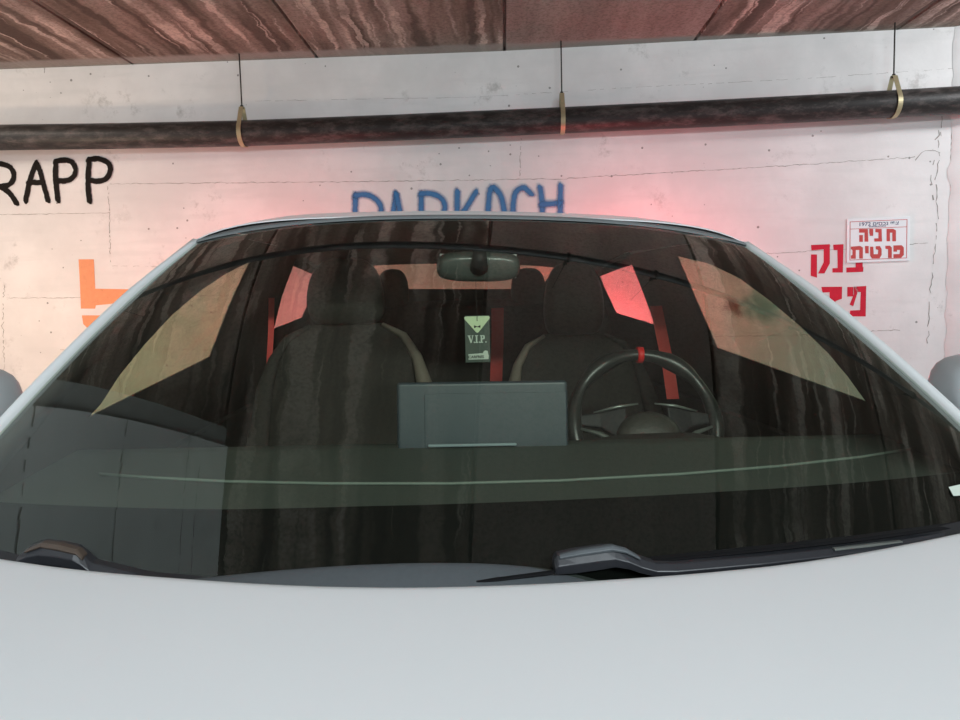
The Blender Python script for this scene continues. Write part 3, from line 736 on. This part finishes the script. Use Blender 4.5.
for s in (-1, 1):
    m = MB(); m.loft([[(s*.05,-.03,.035),(s*.05,-.005,.035),(s*.05,-.005,-.055),(s*.05,-.03,-.055)],[(s*.11,-.012,.028),(s*.11,.006,.028),(s*.11,.006,-.01),(s*.11,-.012,-.01)],[(s*.168,-.004,.022),(s*.168,.006,.022),(s*.168,.006,.000),(s*.168,-.004,.000)]]); sp = m.build('spoke', M_black, swl, bevel=.004)
    m = MB(); m.tube([(s*.045,-.036,-.085),(s*.075,-.032,-.055),(s*.115,-.022,-.028),(s*.158,-.012,-.012)], [.004,.007,.006,.003], 8); m.build('spoke_trim', M_satin, sp, smooth=True)
    m = MB(); m.tube([(s*.02,-.03,.042),(s*.07,-.028,.036),(s*.125,-.015,.026)], [.002,.004,.002], 8); m.build('spoke_trim', M_satin, sp, smooth=True)
m = MB(); m.tube([(0,-.02,-.06),(0,-.16,-.16)], .035, 12); m.build('steering_column', M_trim, swl)

# seats
def seat(px, pytop, pybot, wpx, y, label):
    c0 = at_y(px, pybot, y); top = at_y(px, pytop, y)[2]; hw = wpx/720*y/2; zb = c0[2]
    st = empty('front_seat'); st.parent = car; st.location = (c0[0], y, 0); st['label'] = label
    hz = top-zb; hwid = hw
    m = stack([(0,.02,zb-.005,hwid*.72,.040),(0,.01,zb+.02,hwid*.93,.052),(0,0,zb+.3*hz,hwid,.06),(0,0,zb+.5*hz,hwid*.97,.06),(0,.005,zb+.72*hz,hwid*.88,.056),(0,.01,zb+.90*hz,hwid*.70,.045),(0,.012,top,hwid*.38,.025)], n=2.8)
    m.build('headrest', M_leather, st, smooth=True, sub=1)
    for s in (-1, 1):
        m = MB(); m.tube([(s*.05,.025,zb-.06),(s*.05,.025,zb+.02)], .007, 8); m.build('headrest_post', M_rod, st, smooth=True)
    z0 = zb+.01
    m = stack([(0,-.16,.50,.23,.07),(0,-.14,.62,.245,.075),(0,-.09,.80,.255,.075),(0,-.03,z0-.16,.235,.07),(0,.0,z0-.07,.205,.062),(0,.02,z0-.025,.165,.05),(0,.03,z0,.09,.03)], n=3.2, k=36)
    bk = m.build('backrest', M_cloth, st, smooth=True, sub=1)
    for s in (-1, 1):
        m = MB(); m.tube([(s*.235,-.235,.52),(s*.25,-.215,.66),(s*.255,-.16,.80),(s*.236,-.10,z0-.19),(s*.215,-.065,z0-.11),(s*.175,-.035,z0-.045),(s*.11,-.012,z0-.010)], [.026,.032,.034,.024,.016,.012,.006], 12)
        m.build('side_bolster', M_bolsterlit if s*1 == (1 if px < 480 else -1) else M_cloth, bk, smooth=True)  # inner bolster takes the painted highlight tone, outer one plain cloth
    m = MB(); m.box((-.20,-.075-.09,.70),(.20,-.07-.02,.735)); 
    m = stack([(0,-.30,.30,.25,.27),(0,-.32,.40,.26,.28),(0,-.32,.47,.25,.27),(0,-.30,.495,.20,.22)], n=4, k=36); m.build('seat_cushion', M_leather, st, smooth=True)
    m = MB(); m.box((-.20,-.5,.16),(.20,-.1,.31)); m.build('seat_base', M_trim, st)
    return st
seat(347, 257, 325, 78, 2.25, 'passenger seat on the left with a dark upright headrest')
seat(574, 261, 335, 62, 2.60, 'driver seat behind the steering wheel')
# rear bench
rb = empty('rear_seat'); rb.parent = car; rb.location = (0, 3.1, 0)
ztop = at_y(460, 300, 3.12)[2]
m = MB(); m.loft([[(-.64,.02,.45),(.64,.02,.45),(.64,.16,.45),(-.64,.16,.45)],[(-.64,.00,.8),(.64,.0,.8),(.64,.17,.8),(-.64,.17,.8)],[(-.60,.05,ztop-.03),(.60,.05,ztop-.03),(.60,.18,ztop-.03),(-.60,.18,ztop-.03)],[(-.58,.08,ztop),(.58,.08,ztop),(.58,.17,ztop),(-.58,.17,ztop)]]); m.build('bench_back', M_cloth, rb, bevel=.03, seg=3)
m = MB(); m.box((-.62,-.5,.32),(.62,.05,.50)); m.build('bench_cushion', M_cloth, rb, bevel=.04, seg=3)
for px, pt in ((391, 268), (530, 267)):
    a = at_y(px, pt, 3.12); b = at_y(px, 300, 3.12); hw = (16 if px < 480 else 18)/720*3.12
    m = stack([(a[0],.10,b[2]-.06,hw*.95,.05),(a[0],.10,b[2]+.02,hw*1.02,.055),(a[0],.10,a[2]-.05,hw*.97,.05),(a[0],.10,a[2]-.018,hw*.75,.04),(a[0],.10,a[2],hw*.4,.02)], n=2.5); m.build('rear_headrest', M_cloth, rb, smooth=True, sub=1)
# red belts
def belt(pts, w, label):
    V = []; Fc = []
    P_ = [Vector(at_y(*p)) for p in pts]
    g = [[p+Vector((-w/2,0,0)), p+Vector((w/2,0,0)), p+Vector((w/2,.0015,0)), p+Vector((-w/2,.0015,0))] for p in P_]
    m = MB(); m.loft(g); o = m.build('seat_belt', M_belt, car); o['label'] = label; return o
belt([(271.5,298,2.32),(271,330,2.30),(269,370,2.25),(267,398,2.2)], .018, 'red belt at the left pillar')
b2 = belt([(656,306,2.38),(663,340,2.34),(669,370,2.3),(673,399,2.26)], .040, 'red belt beside the driver window')
b3 = belt([(497.5,308,3.06),(497.5,340,3.05),(496,383,3.04),(495,430,3.03)], .052, 'red belt on the middle of the rear bench')
m = MB(); p = Vector(at_y(266.5, 404, 2.2)); m.box(tuple(p-Vector((.014,.01,.03))), tuple(p+Vector((.014,.01,.02)))); m.build('belt_buckle', M_black, car, bevel=.003)

# rear view mirror
c_ = Vector(at_y(478.5, 266.5, 1.60)); rm = empty('rear_view_mirror'); rm.parent = car; rm.location = c_; rm.rotation_euler = (math.radians(8), math.radians(1.5), 0)
hw = 41.5/720*1.6; hh = 15/720*1.6
rg = []
for y, k in ((-.022,.45),(-.020,.8),(-.012,.96),(0,1.0),(.010,.98)):
    rg.append([(x*k if k > .9 else x*(1-(1-k)*.3), y, z*k) for x, _, z in [(a, 0, b) for a, b, _ in sell(0, 0, 0, hw, hh, n=3.4, k=36)]])
m = MB(); m.loft(rg); m.build('mirror_shell', M_mirrorshell, rm, smooth=True)
m = MB(); m.box((-hw*.93,.010,-hh*.8),(hw*.93,.012,hh*.8)); m.build('mirror_glass', M_chrome, rm, bevel=.002)
m = MB(); m.tube([(0,-.018,0),(0,-.035,.012),(0,-.045,.035)], [.021,.017,.014], 16); m.build('mirror_mount', M_black, rm, smooth=True)

# VIP air freshener hanging from the mirror
k_ = 1.56/720
cc = at_y(477.5, 339, 1.56)
wpos = Rc @ cc + CO
vf = empty('air_freshener', wpos, CYAW); tag(vf, 'dark V.I.P. card air freshener hanging below the rear view mirror', 'air freshener')
hw, hh = 12.5*k_, 23.5*k_
m = MB(); m.box((-hw,-.001,-hh),(hw,.001,hh)); m.build('card', M_card, vf, bevel=.0008)
def yz(pts): return [(x*k_, -.0016, -y*k_) for x, y in pts]
# rounded shirt triangle
tri = [(-11.6,-22.8),(11.6,-22.8),(12.8,-21.6),(12.4,-20),(1.2,-6.8),(0,-6.2),(-1.2,-6.8),(-12.4,-20),(-12.8,-21.6)]
slab('shirt_emblem', yz(tri), [], (0,.0005,0), M_cardlight, vf)['label'] = 'pale triangular shirt front emblem'
def yz2(pts): return [(x*k_, -.0020, -y*k_) for x, y in pts]
slab('bow_tie_print', yz2([(-3.2,-14),(-.6,-12.7),(.6,-12.7),(3.2,-14),(3.2,-11),(.6,-12.0),(-.6,-12.0),(-3.2,-11)]), [], (0,.0003,0), M_ink, vf)
slab('collar_print', yz2([(-.35,-22.8),(.35,-22.8),(.35,-18),(-.35,-18)]), [], (0,.0003,0), M_ink, vf)
def CT(x, y): return Matrix.Translation((x*k_, -.0016, -y*k_)) @ FR
SF = {'V': [[(-.2,0),(2.6,0),(2.6,.8),(2.0,.8),(3.3,5.2),(4.4,.8),(3.8,.8),(3.8,0),(5.6,0),(5.6,.8),(5.2,.8),(3.5,7.6),(2.5,7.6),(.4,.8),(-.2,.8)]],
      'I': [[(0,0),(2.9,0),(2.9,.8),(2.2,.8),(2.2,6.8),(2.9,6.8),(2.9,7.6),(0,7.6),(0,6.8),(.7,6.8),(.7,.8),(0,.8)]],
      'P': [[(0,0),(3.4,0),(4.5,.5),(4.9,1.6),(4.9,2.6),(4.4,3.8),(3.3,4.3),(2.2,4.3),(2.2,6.8),(3.0,6.8),(3.0,7.6),(0,7.6),(0,6.8),(.7,6.8),(.7,.8),(0,.8)]]}
for ch, x0, dot in (('V',-9.6,-3.9), ('I',-2.4,1.2), ('P',2.5,7.7)):
    for pg in SF[ch]:
        hl = [yz2([(x0+2.2,-3.8+.9),(x0+2.9,-3.8+.9),(x0+3.3,-3.8+2.1),(x0+2.9,-3.8+3.3),(x0+2.2,-3.8+3.3)])] if ch == 'P' else []
        slab('card_lettering', yz2([(x0+a, b-3.8) for a, b in pg]), hl, (0,.0004,0), M_cardtext, vf)
    slab('card_lettering', yz2([(dot,2.6),(dot+1.3,2.6),(dot+1.3,3.8),(dot,3.8)]), [], (0,.0004,0), M_cardtext, vf)
slab('card_logo', yz([(-9.5,15),(5,14.3),(6,12.5),(8,11.5),(10,12.5),(10.3,15),(11,17),(10.5,20.5),(-9.5,20.5)]), [], (0,.0004,0), M_cardtext, vf)
text_mesh('CARFRES', 3.9*k_, 'card_lettering', M_ink, vf, Matrix.Translation((0,-.0006,0)) @ CT(-1.8, 17.8), .0002, .0002)
wm = Rc @ np.array(at_y(478.5, 266.5, 1.60)) + CO
m = MB(); m.tube([(0,0,hh-.002),(0,0,hh+.012),(0,.015,(wm[2]-wpos[2])-.028)], .0006, 6); m.build('string', M_ink, vf)

# ------------------------------------------------------------------ light
def area(name, loc, tgt, size, power, col, sy=None):
    l = bpy.data.lights.new(name, 'AREA'); l.energy = power; l.color = col; l.size = size
    if sy: l.shape = 'RECTANGLE'; l.size_y = sy
    o = bpy.data.objects.new(name, l); C.objects.link(o); o.location = loc
    o.rotation_euler = (Vector(tgt)-Vector(loc)).to_track_quat('-Z', 'Y').to_euler(); return o
area('tube_light_front', (1.2,-2.6,2.70), (.1,1.6,.6), 2.4, 150, (.84,.95,1), .12)
area('tube_light_left', (-3.7,3.55,2.78), (-2.6,4.7,1.2), 1.3, 13, (1,.88,.76), .06)
l_ = area('added_warm_light_left', (-3.7,3.1,.95), (-2.7,4.9,1.25), .5, 13, (1,.74,.52), .25); l_.data.spread = math.radians(120)  # unseen warm light added to brighten the wall below the pipe
area('tube_light_right', (3.6,3.5,2.78), (3.0,4.6,1.3), 1.3, 27, (.93,.97,1), .06)
def carw(p): return tuple(Rc @ np.array(p) + CO)
l_ = area('tail_light_left', carw((-.86,4.22,.95)), carw((-1.5,4.9,1.25)), .25, 11, (1,.12,.13), .12); l_.data.spread = math.radians(150)
l_ = area('tail_light_right', carw((.86,4.22,.95)), carw((1.5,4.9,1.25)), .25, 16, (1,.09,.11), .12); l_.data.spread = math.radians(150)
w = bpy.data.worlds.new('world'); bpy.context.scene.world = w; w.use_nodes = True
w.node_tree.nodes['Background'].inputs[0].default_value = (.86,.95,1,1); w.node_tree.nodes['Background'].inputs[1].default_value = .85
sn = bpy.context.scene; sn.view_settings.view_transform = 'Standard'; sn.view_settings.look = 'None'; sn.view_settings.gamma = 1; sn.view_settings.exposure = 0.0
sn.view_settings.use_curve_mapping = False
sn.cycles.max_bounces = 8; sn.cycles.transparent_max_bounces = 24; sn.cycles.caustics_reflective = False
